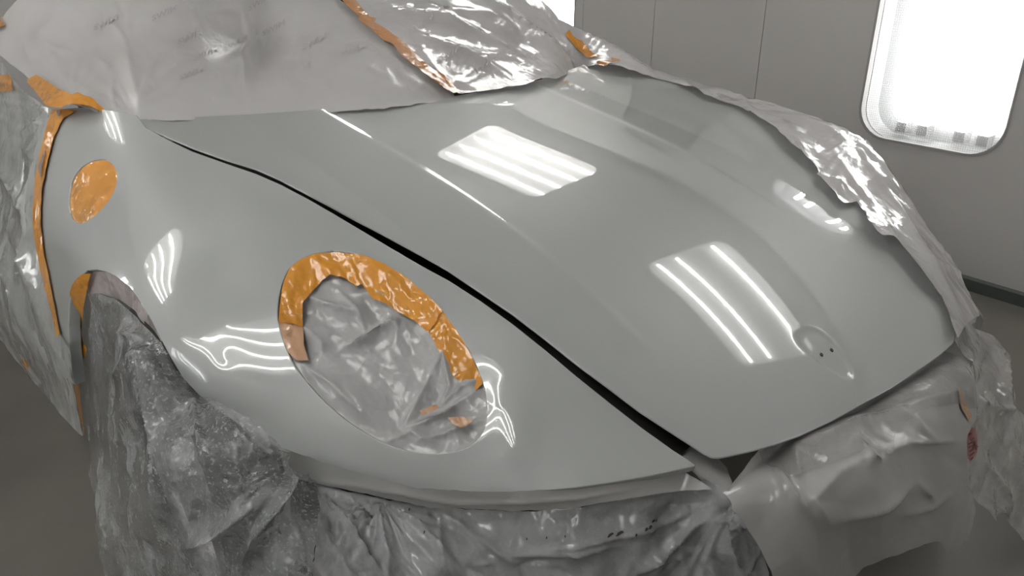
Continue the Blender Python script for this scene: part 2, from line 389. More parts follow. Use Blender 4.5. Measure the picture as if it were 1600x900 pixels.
def pane_mat():
    m, nt, b, out = newmat('ribbed_glass_pane')
    tc = N(nt, 'ShaderNodeTexCoord'); mp = N(nt, 'ShaderNodeMapping'); nt.links.new(tc.outputs['Object'], mp.inputs[0])
    b1 = N(nt, 'ShaderNodeTexWave', wave_type='BANDS', bands_direction='X'); b1.inputs['Scale'].default_value = 36
    b2 = N(nt, 'ShaderNodeTexWave', wave_type='BANDS', bands_direction='Z'); b2.inputs['Scale'].default_value = 36
    nt.links.new(mp.outputs[0], b1.inputs[0]); nt.links.new(mp.outputs[0], b2.inputs[0])
    ad = N(nt, 'ShaderNodeMath', operation='ADD'); nt.links.new(b1.outputs['Fac'], ad.inputs[0]); nt.links.new(b2.outputs['Fac'], ad.inputs[1])
    r = N(nt, 'ShaderNodeMapRange'); r.inputs[1].default_value = 0; r.inputs[2].default_value = 2; r.inputs[3].default_value = .60; r.inputs[4].default_value = .95
    nt.links.new(ad.outputs[0], r.inputs[0])
    cc = N(nt, 'ShaderNodeCombineColor')
    for k in range(3): nt.links.new(r.outputs[0], cc.inputs[k])
    tl = N(nt, 'ShaderNodeBsdfTranslucent'); tl.inputs[0].default_value = (.30, .31, .31, 1)
    tp = N(nt, 'ShaderNodeBsdfTransparent'); nt.links.new(cc.outputs[0], tp.inputs[0])
    gl = N(nt, 'ShaderNodeBsdfGlossy'); gl.inputs['Roughness'].default_value = .2
    m1 = N(nt, 'ShaderNodeMixShader'); m1.inputs[0].default_value = .78
    nt.links.new(tl.outputs[0], m1.inputs[1]); nt.links.new(tp.outputs[0], m1.inputs[2])
    m2 = N(nt, 'ShaderNodeMixShader'); m2.inputs[0].default_value = .04
    nt.links.new(m1.outputs[0], m2.inputs[1]); nt.links.new(gl.outputs[0], m2.inputs[2]); nt.links.new(m2.outputs[0], out.inputs['Surface'])
    return m
M['pane'] = pane_mat()

# ------------------------------------------------------------------ the spray booth
YW, YN, CEIL = -2.10, 2.10, 2.70
X0, X1 = -3.2, 6.2
def box(name, lo, hi, mat, parent=None, bevel=0.0):
    (a, b, c), (d, e, f) = lo, hi
    V = [(a, b, c), (d, b, c), (d, e, c), (a, e, c), (a, b, f), (d, b, f), (d, e, f), (a, e, f)]
    F_ = [(0, 3, 2, 1), (4, 5, 6, 7), (0, 1, 5, 4), (1, 2, 6, 5), (2, 3, 7, 6), (3, 0, 4, 7)]
    o = link(name, V, F_, mat, parent, flat=True)
    if bevel:
        md = o.modifiers.new('bevel', 'BEVEL'); md.width = bevel; md.segments = 2
    return o
def st(o): o['kind'] = 'structure'; return o
st(box('floor', (X0, YW-.1, -.1), (X1, YN+.1, 0), M['floor']))
st(box('ceiling', (X0, -1.45, CEIL), (X1, 1.45, CEIL+.08), M['ceil']))
def rrect(x0, x1, z0, z1, r, k=8):
    P = []
    for cx, cz, a in ((x1-r, z1-r, 0), (x0+r, z1-r, 90), (x0+r, z0+r, 180), (x1-r, z0+r, 270)):
        for j in range(k+1):
            t = math.radians(a+90*j/k); P.append((cx+r*math.cos(t), cz+r*math.sin(t)))
    return P
def plate_with_hole(x0, x1, z0, z1, hole):
    """faces of a rectangle around one rounded hole, fanned corner by corner"""
    V = list(hole); k = len(hole)//4; C4 = [(x1, z1), (x0, z1), (x0, z0), (x1, z0)]; n = len(hole)
    c0 = len(V); V += C4; F_ = []
    for q in range(4):
        for j in range(k-1): F_.append((c0+q, q*k+j+1, q*k+j))
        F_.append((c0+q, c0+(q+1) % 4, ((q+1)*k) % n, q*k+k-1))
    return V, F_
WL = (.815, 1.385, .500, 1.34)     # wall light opening (X0, X1, Z0, Z1)
PITCHX = 2.33
def wall(side, y, sgn):
    root = st(empty('wall_'+side, (0, y, 0), 'grey enamelled metal booth wall', None)) if False else None
    wl = box('wall_'+side, (X0, y-.24 if sgn > 0 else y+.18, 0), (X1, y-.18 if sgn > 0 else y+.24, 2.25), M['seam'])
    st(wl)
    edges = [X0, -1.55, -.60, .22, 1.90, 2.553, 3.08, 3.75, 4.6, X1]
    lights = [k for k in (-1.51, .815, 3.145)]
    for a, b in zip(edges[:-1], edges[1:]):
        lt = [l for l in lights if a <= l and l+.57 <= b]
        g = .0016
        if lt:
            hl = rrect(lt[0], lt[0]+.57, WL[2], WL[3], .125)
            V2, F2 = plate_with_hole(a+g, b-g, .0, 2.24, hl)
        else:
            V2 = [(a+g, 0), (b-g, 0), (b-g, 2.24), (a+g, 2.24)]; F2 = [(0, 1, 2, 3)]
        n = len(V2); V = [(x, y, z) for x, z in V2]+[(x, y-sgn*.05, z) for x, z in V2]
        Fs = [f if sgn < 0 else f[::-1] for f in F2]
        Fs = list(Fs)
        if lt:
            k = len(hl)
            Fs += [(i, (i+1) % k, n+(i+1) % k, n+i) for i in range(k)]
            c0 = k; oc = [c0, c0+1, c0+2, c0+3]
        else: oc = [0, 1, 2, 3]
        Fs += [(oc[i], oc[(i+1) % 4], n+oc[(i+1) % 4], n+oc[i]) for i in range(4)]
        p = link('wall_panel', V, Fs, M['wall'], wl, flat=True)
    bb = st(box('baseboard_'+side, (X0, min(y, y+sgn*.035), 0), (X1, max(y, y+sgn*.035), .045), M['base']))
    return wl
wall('right', YW, 1); wall('left', YN, -1)
for nm, x in (('front', X0), ('back', X1)):
    st(box('wall_'+nm, (x-(.08 if x < 0 else 0), YW, 0), (x+(.08 if x > 0 else 0), YN, CEIL), M['wall']))
def quad_strip(profile, x0, x1):
    V = []; F_ = []
    for y, z in profile: V += [(x0, y, z), (x1, y, z)]
    for i in range(len(profile)-1): F_.append((2*i, 2*i+1, 2*i+3, 2*i+2))
    return V, F_
# sloping cornice with the ceiling light boxes
E0 = np.array([2.066, 2.15]); ED = np.array([-.65, .55])/math.hypot(.65, .55); EN = np.array([-ED[1], ED[0]])*1.0   # (|Y|, Z) line up the slope; EN points away from the room
if EN[1] < 0: EN = -EN
def slope(sgn, x, s, d=0.0):   # d > 0 : behind the face
    p = E0+ED*s+EN*d; return (x, sgn*p[0], p[1])
SL = .86; s0, s1 = .085, .745
FIX = [(-2.55, -1.35), (-.04, 1.165), (2.36, 3.57), (4.4, 5.6)]
def tube_mesh(a, b, r, n=10):
    a = np.array(a); b = np.array(b); t = (b-a)/np.linalg.norm(b-a); u = np.cross(t, (0.3, .5, .8)); u /= np.linalg.norm(u); v = np.cross(t, u)
    V = [a+r*(math.cos(k*2*math.pi/n)*u+math.sin(k*2*math.pi/n)*v) for k in range(n)]+[b+r*(math.cos(k*2*math.pi/n)*u+math.sin(k*2*math.pi/n)*v) for k in range(n)]
    F_ = [(k, (k+1) % n, n+(k+1) % n, n+k) for k in range(n)]+[tuple(range(n))[::-1], tuple(range(n, 2*n))]
    return V, F_
for sgn, side in ((-1, 'right'), (1, 'left')):
    bounds = [X0]+[(FIX[i][1]+FIX[i+1][0])/2 for i in range(3)]+[X1]
    trim = None
    V, F_ = quad_strip([(sgn*2.10, 2.0), (sgn*2.10, 2.12)], X0, X1)
    top = st(link('trim_%d' % (1 if sgn < 0 else 2), V, F_, M['wall'], flat=True))
    for i, (fa, fb) in enumerate(FIX):
        lit = not (sgn > 0 and i in (0, 3))
        if not lit:
            V = [slope(sgn, x, s) for x, s in ((bounds[i]+.0015, -.03), (bounds[i+1]-.0015, -.03), (bounds[i+1]-.0015, SL), (bounds[i]+.0015, SL))]
            link('wall_panel', V, [(0, 1, 2, 3)], M['wall'], top, flat=True); continue
        h = rrect(fa, fb, s0, s1, .10); V2, F2 = plate_with_hole(bounds[i]+.0015, bounds[i+1]-.0015, -.03, SL, h)
        n = len(V2); k = len(h)
        V = [slope(sgn, x, s) for x, s in V2]+[slope(sgn, x, s, .09) for x, s in h]
        Fs = [f for f in F2]+[(a, (a+1) % k, n+(a+1) % k, n+a) for a in range(k)]
        p = link('wall_panel', V, Fs, M['wall'], top, flat=True)
        where = 'right' if sgn < 0 else 'left'
        t = empty('ceiling_light', slope(sgn, (fa+fb)/2, .4, .09), 'long fluorescent light box in the sloping cornice above the %s wall, %s' % (where, ['beyond the nose', 'over the bonnet', 'over the windscreen', 'at the booth rear'][i]), 'light', 'cornice light boxes')
        inv = t.matrix_world.inverted()
        def loc(vs): return [tuple(inv @ Vector(q)) for q in vs]
        bk = [slope(sgn, x, s, .088) for x, s in h]
        link('reflector', loc(bk), [tuple(range(k))], M['reflector'], t, flat=True)
        fr = [slope(sgn, x, s, -.004) for x, s in h]+[slope(sgn, x, s, -.004) for x, s in rrect(fa-.022, fb+.022, s0-.022, s1+.022, .12)]
        link('frame', loc(fr), [(a, (a+1) % k, k+(a+1) % k, k+a) for a in range(k)], M['frame'], t, flat=True)
        for j, s in enumerate((.173, .325, .490, .652)):
            if sgn < 0 and i == 1 and j == 1: continue     # this lamp is missing in the photograph's reflection
            Vt, Ft = tube_mesh(slope(sgn, fa+.03, s, .045), slope(sgn, fb-.03, s, .045), .013)
            link('tube', loc(Vt), Ft, M['tube'], t)
# wall lights
for sgn, y, side in ((-1, YW, 'right'), (1, YN, 'left')):
    for i, lx in enumerate((-1.51, .815, 3.145)):
        lab = 'bright rounded wall light with ribbed glass on the %s wall, %s' % (side, ['ahead of the car nose', 'beside the bonnet', 'beside the windscreen'][i])
        t = empty('wall_light', (lx+.285, y, .5), lab, 'light', 'lights in the booth walls')
        ox, oy, oz = lx+.285, y, .5
        h = [(x-ox, z-oz) for x, z in rrect(lx+.003, lx+.567, WL[2]+.003, WL[3]-.003, .122)]; k = len(h)
        d = sgn
        V = [(x, d*.045, z) for x, z in h]+[(x, d*.14, z) for x, z in h]
        link('housing', V, [(a, (a+1) % k, k+(a+1) % k, k+a) for a in range(k)]+[tuple(range(k, 2*k))], M['housing'], t, flat=True)
        V = [(x, d*.022, z) for x, z in h]
        link('glass_pane', V, [tuple(range(k))], M['pane'], t, flat=True)
        hi = [(x, z) for x, z in h]; ho = [(x*1.02, (z-.51)*1.01+.51) for x, z in h]
        V = [(x, -d*.003, z) for x, z in ho]+[(x*.985, -d*.003, (z-.51)*.99+.51) for x, z in h]+[(x*.985, d*.024, (z-.51)*.99+.51) for x, z in h]
        link('frame', V, [(a, (a+1) % k, k+(a+1) % k, k+a) for a in range(k)]+[(k+a, k+(a+1) % k, 2*k+(a+1) % k, 2*k+a) for a in range(k)], M['frame'], t, flat=True)
        for tx in (-.185, -.10, .045, .13):
            Vt, Ft = tube_mesh((tx, d*.085, .07), (tx, d*.085, .78), .016)
            link('tube', Vt, Ft, M['tube_wall'], t)
            box('lamp_socket', (tx-.02, min(d*.06, d*.12), .03), (tx+.02, max(d*.06, d*.12), .07), M['frame'], t)
# door with a rounded gasket window between the two wall lights
hd = rrect(1.99, 2.47, 1.07, 1.74, .16); k = len(hd); ho = rrect(1.965, 2.495, 1.045, 1.765, .185)
V = [(x, YW+.012, z) for x, z in hd]+[(x, YW+.012, z) for x, z in ho]+[(x, YW-.005, z) for x, z in ho]
st(link('trim_3', V, [(a, (a+1) % k, k+(a+1) % k, k+a) for a in range(k)]+[(k+a, k+(a+1) % k, 2*k+(a+1) % k, 2*k+a) for a in range(k)], M['seam'], flat=True))
st(link('window_1', [(x, YW+.004, z) for x, z in hd], [tuple(range(k))], simple('door_window_glass', (.22, .225, .22), .15), flat=True))

# ------------------------------------------------------------------ the car
CAR = empty('sports_car', (0, 0, 0), 'pale grey sports car nose with popped bonnet and open headlamp hole, masked for spraying', 'car')
HB = [(925, 96), (1000, 110), (1060, 122), (1110, 140), (1165, 166), (1218, 196), (1250, 228), (1282, 268), (1335, 318), (1360, 342), (1400, 372), (1450, 432), (1476, 480), (1492, 520)]
hood_out = HB+[(1489, 535), (1470, 552), (1430, 580), (1390, 606), (1350, 628), (1300, 656), (1250, 679), (1210, 693), (1170, 704), (1140, 711), (1124, 714), (1112, 713), (1100, 707), (1085, 697),
     (1040, 668), (1000, 642), (950, 604), (900, 567), (850, 527), (800, 489), (750, 455), (700, 421), (665, 401), (630, 382), (595, 363), (560, 345), (520, 323), (480, 302), (440, 281), (400, 263), (350, 248), (300, 230), (262, 214), (225, 197), (212, 187),
     (300, 183), (400, 178), (515, 170), (640, 160), (716, 149), (800, 135), (862, 120)]
c_e = hoodpt(1297, 548)      # centre of the crest seat
def emb(P):
    a = (P[:, 0]-c_e[0])/.044; b = P[:, 1]/(.030*(1-.28*np.clip(a*-1, -1, 1)))    # a: rearwards, b: across
    return a, b
def hood_disp(P):
    a, b = emb(P); r = (np.abs(a)**2.4+np.abs(b)**2.4)**(1/2.4)
    return -.0026/(1+np.exp(np.clip((r-1)/.05, -30, 30)))
q, T = region(resample(hood_out, 6), (), 3.0)
V = HOOD.pos(q[:, 0], q[:, 1]); Nn = HOOD.nP(V)
h = 4e-4
dz = hood_disp(V); gx = (hood_disp(V+[h, 0, 0])-hood_disp(V-[h, 0, 0]))/(2*h); gy = (hood_disp(V+[0, h, 0])-hood_disp(V-[0, h, 0]))/(2*h)
Nn2 = Nn-np.stack([gx, gy, 0*gx], -1); Nn2 /= np.linalg.norm(Nn2, axis=1)[:, None]
V = V+Nn*dz[:, None]; T = orient(V, T)
V2, Q, N2 = hem(V, Nn2, T)
hood = link('bonnet', V2, T.tolist()+Q, M['paint'], CAR, N2)
for px_, py_ in ((1284, 552.5), (1300, 545.5)):
    p = hoodpt(px_, py_)-np.array([0, 0, .0012]); n = 12
    V = [p+[.0026*math.cos(t), .0026*math.sin(t), .0002] for t in [k*2*math.pi/n for k in range(n)]]
    V = [v-[0, 0, .0] + np.array([0, 0, HOOD and float(Zh(v[0], v[1])-Zh(p[0], p[1]))]) for v in V]
    V2 = [v-[0, 0, .004] for v in V]
    link('mounting_hole', V+V2, [tuple(range(n))]+[(k, (k+1) % n, n+(k+1) % n, n+k) for k in range(n)], M['dark'], hood)  # solid near-black disc; the hole's shade is put into its colour

# --- the near front wing (fender) as a smooth surface through measured points
def A(x, y, **k): return at(x, y, **k)
def gapY(x, y, off=.012):
    d = ray(x, y); b = .264; a = .32-b*.2+off; t = (a+b*EYE[0]-EYE[1])/(d[1]-b*d[0]); return EYE+d*t
gap = [(225, 199), (300, 238), (400, 272), (480, 311), (560, 358), (630, 400), (700, 439), (800, 507), (900, 590), (1000, 668), (1085, 727)]
FP = [(1.4281, 0.6571, 0.8756), (1.2638, 0.6163, 0.8493), (1.0748, 0.5636, 0.8381), (0.9386, 0.5285, 0.8174), (0.8160, 0.4969, 0.7896), (0.7167, 0.4718, 0.7664), (0.6275, 0.4464, 0.7465), (0.5038, 0.4176, 0.7111), (0.3952, 0.3873, 0.6605), (0.2946, 0.3587, 0.6181), (0.2159, 0.3354, 0.5907), (0.2549, 0.3967, 0.5783), (0.3018, 0.4677, 0.5656), (0.3756, 0.5391, 0.5459), (0.4646, 0.6159, 0.5309), (0.5420, 0.6730, 0.5371), (0.6319, 0.7275, 0.5505), (0.7836, 0.7984, 0.5995), (0.8511, 0.8187, 0.6517), (0.9553, 0.8176, 0.6921), (1.0904, 0.8243, 0.7005), (1.1898, 0.8366, 0.6823), (1.3217, 0.8664, 0.6042), (1.3426, 0.8830, 0.5347), (1.3491, 0.8991, 0.4059), (1.3344, 0.9069, 0.2705), (0.8170, 0.5676, 0.7659), (0.7641, 0.6712, 0.6936), (0.4572, 0.4972, 0.6296), (0.4609, 0.5744, 0.5755), (0.6746, 0.4866, 0.7464), (0.5843, 0.6563, 0.5935), (1.7176, 0.7662, 0.8680), (1.7023, 0.8536, 0.6632), (1.5990, 0.8832, 0.5469), (1.5373, 0.7037, 0.8862), (1.3924, 0.7820, 0.7686), (1.5784, 0.7785, 0.8093), (1.0379, 0.6989, 0.7803), (0.8523, 0.7406, 0.7025), (1.2310, 0.6913, 0.8154), (1.1594, 0.7773, 0.7516), (0.4153, 0.5529, 0.5591), (0.3909, 0.5055, 0.5942), (0.4295, 0.4867, 0.6288), (0.4662, 0.4584, 0.6637), (0.4853, 0.6122, 0.5558), (0.5498, 0.6565, 0.5656), (0.3612, 0.5067, 0.5700), (0.9040, 0.6969, 0.7397), (0.8034, 0.6876, 0.7055), (0.8348, 0.7796, 0.6768), (0.7736, 0.7558, 0.6509), (0.6980, 0.7434, 0.5939), (0.7683, 0.7801, 0.6288), (0.8972, 0.7749, 0.7068), (1.0155, 0.7877, 0.7263), (0.9726, 0.6084, 0.8023), (0.8682, 0.5405, 0.7934), (0.7195, 0.5061, 0.7519), (0.4484, 0.4607, 0.6517), (0.3734, 0.4636, 0.6069), (0.3058, 0.3956, 0.6046), (0.4423, 0.5769, 0.5542), (0.4053, 0.5164, 0.5909), (1.3798, 0.7070, 0.8376), (1.1319, 0.7371, 0.7748), (1.3169, 0.8296, 0.6929), (1.2686, 0.7431, 0.7908), (0.6560, 0.7016, 0.5987), (0.8717, 0.6548, 0.7508), (0.8185, 0.7341, 0.6913), (0.7303, 0.7465, 0.6233), (0.8145, 0.8001, 0.6480), (0.5127, 0.6374, 0.5512)]
FEN = Surf(FP, lam=2e-5)
fen_out = [(165, 172), (212, 180), (226, 199), (262, 219), (300, 237), (350, 255), (400, 272), (440, 290), (480, 311), (520, 334), (560, 358), (595, 379), (630, 400), (665, 420), (700, 439), (750, 471), (800, 507), (850, 547), (900, 589), (950, 629), (1000, 668), (1050, 704), (1085, 727), (1040, 737), (1000, 745), (950, 753), (900, 760), (840, 766), (780, 769), (720, 769), (650, 765), (600, 756), (550, 742), (500, 725), (450, 705), (400, 680), (350, 647), (310, 616),
     (286, 590), (268, 560), (252, 530), (237, 500), (222, 474), (204, 449), (180, 430), (165, 423), (150, 420), (136, 422), (122, 434), (112, 452), (107, 475), (106, 510), (108, 545), (112, 580), (115, 600), (98, 585), (84, 545), (72, 500), (54, 430), (42, 380), (38, 330), (44, 275), (60, 220), (80, 172), (128, 168)]
lamp_hole = catmull([(433, 500), (436, 455), (451, 420), (480, 399), (520, 391), (570, 399), (620, 423), (668, 461), (708, 507), (738, 555), (756, 600), (762, 640), (755, 676), (733, 699), (700, 709), (662, 709), (622, 702), (580, 684), (532, 652), (488, 610), (453, 562)], 4)
fuel_hole = catmull([(155, 248), (172, 252), (182, 267), (182, 287), (173, 309), (157, 329), (140, 343), (123, 350), (112, 342), (107, 322), (108, 298), (115, 275), (132, 257)], 4)
wing = panel('front_wing', FEN, resample(fen_out, 6), (lamp_hole, fuel_hole), 3.0, M['paint'], CAR, depths=((.0012, .0010), (.0018, .0032), (.0014, .022)))

# --- what lies under the masking
def offset_sheet(name, surf, outer, step, mat, parent, off):
    q, T = region(resample(outer, 14), (), step); P = surf.pos(q[:, 0], q[:, 1]); Nn = surf.nrm(q[:, 0], q[:, 1])
    sg = np.sign((Nn*(EYE-P)).sum(-1))[:, None]; V = P+Nn*sg*off; T = orient(V, T); return link(name, V, T, mat, parent)
V = []; F_ = []; xs = np.linspace(.27, 1.52, 18); ts = np.linspace(-1, 1, 15)
for x in xs:
    for t in ts:
        Y = t*(hw(x)+(.035 if t > 0 else .16)); V.append((x, Y, float(Zh(x, Y))-.055-.02*abs(t)))
F_ = [(i*15+j, i*15+j+1, (i+1)*15+j+1, (i+1)*15+j) for i in range(17) for j in range(14)]
link('gap_shade_sheet', V, F_, M['inner'], CAR)  # near-black sheet added under the bonnet; its colour gives the gap's shade
bowl = [(433+(x-600)*0+0, y) for x, y in [(0, 0)]]
lamp_big = [(597+(x-597)*1.10, 552+(y-552)*1.10) for x, y in lamp_hole]
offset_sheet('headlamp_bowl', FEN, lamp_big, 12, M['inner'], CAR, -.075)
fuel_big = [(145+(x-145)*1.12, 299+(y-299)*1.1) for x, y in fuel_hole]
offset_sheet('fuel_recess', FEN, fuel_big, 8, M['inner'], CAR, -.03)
# wheel and tyre
def lathe(prof, cx, cz, n=48):
    V = []; F_ = []; m = len(prof)
    for k in range(n):
        t = 2*math.pi*k/n
        for r, y in prof: V.append((cx+r*math.cos(t), y, cz+r*math.sin(t)))
    for k in range(n):
        for j in range(m-1):
            a = k*m+j; b = ((k+1) % n)*m+j; F_.append((a, a+1, b+1, b))
    return V, F_
for cx in (1.0,):
    V, F_ = lathe([(.23, .60), (.30, .59), (.325, .62), (.33, .70), (.325, .78), (.305, .81), (.245, .81), (.235, .79)], cx, .335); wh = link('tyre', V, F_, M['rubber'], CAR)
    V, F_ = lathe([(.238, .79), (.232, .805), (.215, .79), (.205, .70), (.20, .62)], cx, .335); rim = link('wheel_rim', V, F_, M['alloy'], CAR)
    for k in range(5):
        t = 2*math.pi*k/5+.3; c, s = math.cos(t), math.sin(t); V = []
        for r, wd, y in ((.03, .035, .76), (.12, .022, .785), (.215, .03, .785)):
            for sd in (-1, 1):
                for yy in (y, y-.03): V.append((cx+r*c-sd*wd*s, yy, .335+r*s+sd*wd*c))
        F_ = []
        for a in (0, 4): F_ += [(a, a+2, a+6, a+4), (a+1, a+5, a+7, a+3), (a, a+4, a+5, a+1), (a+2, a+3, a+7, a+6)]
        link('spoke', V, F_, M['alloy'], rim, flat=True)
V = []; F_ = []
for k in range(25):
    t = math.radians(-25+230*k/24)
    for y in (.40, .74): V.append((1.0+.345*math.cos(t), y, .34+.335*math.sin(t)))
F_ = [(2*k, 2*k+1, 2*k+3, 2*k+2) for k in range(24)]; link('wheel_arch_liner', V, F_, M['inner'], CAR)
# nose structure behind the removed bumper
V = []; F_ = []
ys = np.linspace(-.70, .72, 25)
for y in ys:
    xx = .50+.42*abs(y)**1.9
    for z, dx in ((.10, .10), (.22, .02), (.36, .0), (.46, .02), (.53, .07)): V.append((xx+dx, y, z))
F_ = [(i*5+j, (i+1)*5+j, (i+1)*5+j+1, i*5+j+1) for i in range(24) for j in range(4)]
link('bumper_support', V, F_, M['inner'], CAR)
link('door', [(1.75, .80, .22), (3.0, .80, .22), (3.0, .80, .66), (1.75, .80, .66), (1.75, .74, .72), (3.0, .74, .72), (1.8, .80, .12), (3.0, .80, .12)], [(0, 1, 2, 3), (3, 2, 5, 4), (6, 7, 1, 0)], M['paint'], CAR, flat=True)

# ------------------------------------------------------------------ masking films
def film_thing(name, layer, outer, step, mat, label, cat='masking film', group=None, **k):
    o = sheet(name, layer, outer, step, mat, **k); return tag(o, label, cat, group)
# windscreen
WP = [A(716, 156, X=1.285), hoodpt(515, 176), hoodpt(300, 186), A(165, 184, Y=.70), hoodpt(862, 128), A(893, 117, Y=-.60), A(118, 170, Y=.745),
      A(525, 0, Y=0), A(620, 75, Y=0), A(34, 0, Y=.68), A(0, 86, Y=.745), A(300, 0, Y=.37), A(820, 0, Y=-.52), A(160, 60, Y=.60), A(700, 20, Y=-.25), A(400, 100, Y=.25), A(810, 70, Y=-.42),
      A(525, -100, Y=0)*0+np.array([2.12, 0, 1.19]), np.array([2.15, .45, 1.17]), np.array([2.15, -.45, 1.17]), A(-60, 60, Y=.76)]
WS = Surf(WP, lam=1e-4)
def ws_d(x, y):
    h = .010+crumple(x, y, 110, .004, 1, .35, 1.8, 2)+crumple(x, y, 40, .003, 4, .3, 2.5, 3)
    h = h+ridge(x, y, [(195, 85), (207, 120), (215, 160)], 12, .022)+ridge(x, y, [(240, 100), (232, 150), (215, 180)], 14, .014)
    h = h+ridge(x, y, [(365, 85), (375, 120), (385, 175)], 14, .024)+ridge(x, y, [(180, 40), (200, 70), (222, 180)], 8, .010)
    h = h+ridge(x, y, [(75, 75), (105, 110), (112, 150)], 12, .014)+ridge(x, y, [(450, 110), (480, 140), (505, 172)], 8, .008)
    h = h+creases(x, y, (40, 20, 480, 170), 22, 209, 1.2, .4, 60, 5, .005)+creases(x, y, (440, 90, 700, 160), 10, 210, .7, .4, 50, 4, .004)
    h = h+pleats(x, y, 215, 185, 22, .007, 45, 3)+pleats(x, y, 118, 160, 18, .005, 40, 5)
    h = h+ridge(x, y, [(575, 110), (590, 122), (610, 125)], 7, .008)
    d, _ = pdist(x, y, [(165, 184), (222, 188), (300, 188), (400, 184), (515, 176), (716, 156)])
    return h*np.clip(d/25, .12, 1)
LW = Layer(WS, ws_d)
def ws2_d(x, y):
    h = .012+crumple(x, y, 90, .006, 21, .45, 3.0, 2)+crumple(x, y, 30, .001, 24, .5, 3.0, 2)
    for pl, a in (([(600, 20), (650, 32), (700, 38), (760, 70), (800, 95)], .016), ([(635, 0), (690, 28), (760, 30), (850, 75)], .014), ([(745, 0), (790, 25), (850, 70), (885, 105)], .022), ([(640, 60), (700, 80), (752, 106), (800, 132)], .014), ([(705, 88), (780, 98), (842, 108)], .012)):
        h = h+ridge(x, y, pl, 6, a)
    h = h+pleats(x, y, 700, 148, 22, .006, 40, 6)+pleats(x, y, 885, 112, 20, .006, 45, 8)
    return h
LW2 = Layer(WS, ws2_d)
film_thing('masking_film', LW, [(30, -70), (34, 0), (10, 28), (-30, 42), (-60, 52), (-60, 60), (0, 86), (30, 108), (58, 131), (118, 170), (165, 184), (190, 187), (222, 188), (258, 189), (300, 188), (400, 184), (515, 176), (600, 169), (660, 163), (716, 156), (700, 140), (620, 75), (525, 0), (440, -70)], 4, M['white_film'],
           'white masking film over the left half of the windscreen, faint print on it')
film_thing('masking_film', LW2, [(525, 0), (620, 75), (700, 140), (714, 156), (770, 148), (820, 140), (840, 134), (862, 128), (893, 117), (880, 95), (850, 50), (825, 15), (806, -8), (790, -70), (440, -70)], 4, M['gloss_film'],
           'glossy creased masking film over the right half of the windscreen', off=.004, seed=4)
link('windscreen', *(lambda q, T: (lambda P: (P-np.array([0, 0, .05]), orient(P, T)))(WS.pos(q[:, 0], q[:, 1])))(*region([(60, 0), (60, 80), (165, 180), (515, 170), (862, 122), (800, 0), (780, -40), (80, -40)], (), 20)), M['glass'], CAR)
# far side film: from the bonnet's far edge over the far wing and down
sil = [(806, -8), (845, 3), (858, 14), (870, 32), (900, 46), (930, 62), (960, 76), (1014, 112), (1060, 124), (1100, 135), (1150, 150), (1200, 165), (1250, 180), (1290, 194), (1342, 215), (1360, 232), (1380, 260), (1400, 290), (1420, 320), (1440, 350), (1466, 388), (1492, 425), (1510, 460), (1529, 494)]
inn = [(1515, 500), (1500, 515), (1488, 532), (1478, 505), (1462, 470), (1440, 440), (1420, 412), (1395, 385), (1383, 377), (1372, 376), (1350, 350), (1342, 330), (1335, 322), (1318, 322), (1295, 297), (1272, 278), (1280, 272), (1240, 236), (1210, 206), (1185, 190), (1150, 170), (1100, 151), (1060, 135), (1030, 128), (1000, 120), (960, 107), (925, 104), (905, 107), (893, 117), (870, 80), (845, 45)]
up = np.array([0, 0, .006])
RP = [hoodpt(x, y)+up for x, y in ((925, 106), (1000, 121), (1100, 151), (1210, 206), (1270, 272), (1342, 345), (1395, 385), (1440, 440), (1486, 528))]
RP += [A(893, 117, Y=-.60), A(806, -8, Y=-.60), A(858, 14, Y=-.68), A(905, 47, Y=-.74), A(960, 76, Y=-.80), A(1014, 112, Y=-.86), A(1100, 135, Y=-.90), A(1200, 165, Y=-.90), A(1342, 215, Y=-.86), A(1400, 290, Y=-.84), A(1440, 350, Y=-.82), A(1492, 425, Y=-.76), A(1529, 494, Y=-.66)]
RS = Surf(RP, lam=3e-4)
def rs_d(x, y):
    h = .006+crumple(x, y, 55, .010, 31, .75, 2.6, 3)
    for pl, wd, a in (([(900, 52), (960, 85), (1014, 118), (1120, 145)], 8, .010), ([(1060, 128), (1090, 148), (1150, 146)], 6, .012), ([(1230, 180), (1290, 205), (1330, 228)], 7, .012), ([(1272, 278), (1310, 290), (1345, 330)], 5, .010),
                  ([(1300, 240), (1360, 330), (1400, 400), (1450, 480)], 12, .012), ([(1340, 240), (1400, 330), (1450, 420), (1500, 500)], 10, .012), ([(1342, 328), (1350, 350), (1385, 378)], 4, .008), ([(1130, 155), (1200, 190), (1260, 220)], 8, .008), ([(1380, 378), (1430, 450), (1480, 520)], 7, .006)):
        h = h+ridge(x, y, pl, wd, a)
    h = h+creases(x, y, (1040, 130, 1500, 470), 30, 208, .75, .25, 80, 4, .005)
    h = h+pleats(x, y, 912, 100, 24, .010, 60, 9)+pleats(x, y, 1335, 215, 18, .008, 60, 10)
    return h
LR = Layer(RS, rs_d)
ff = film_thing('masking_film', LR, sil+inn, 4, M['gloss_film'], 'glossy plastic film draped along the far side of the bonnet, over the far wing', seed=7)
ss = resample(sil, 8, closed=False); Pt = LR.pos(ss[:, 0], ss[:, 1]); V = []
for k, (dy, dz) in enumerate(((0, 0), (-.03, -.03), (-.07, -.12), (-.09, -.35), (-.10, -.62))):
    for i, p in enumerate(Pt):
        z = max(.02, p[2]+dz); V.append((p[0]+(.01*math.sin(i*.7+k) if k else 0), p[1]+dy+(.012*math.sin(i*.9+k*.5) if k > 1 else 0), z))
n = len(Pt); link('side_drop', V, [(k*n+i, k*n+i+1, (k+1)*n+i+1, (k+1)*n+i) for k in range(4) for i in range(n-1)], M['gloss_film'], ff)
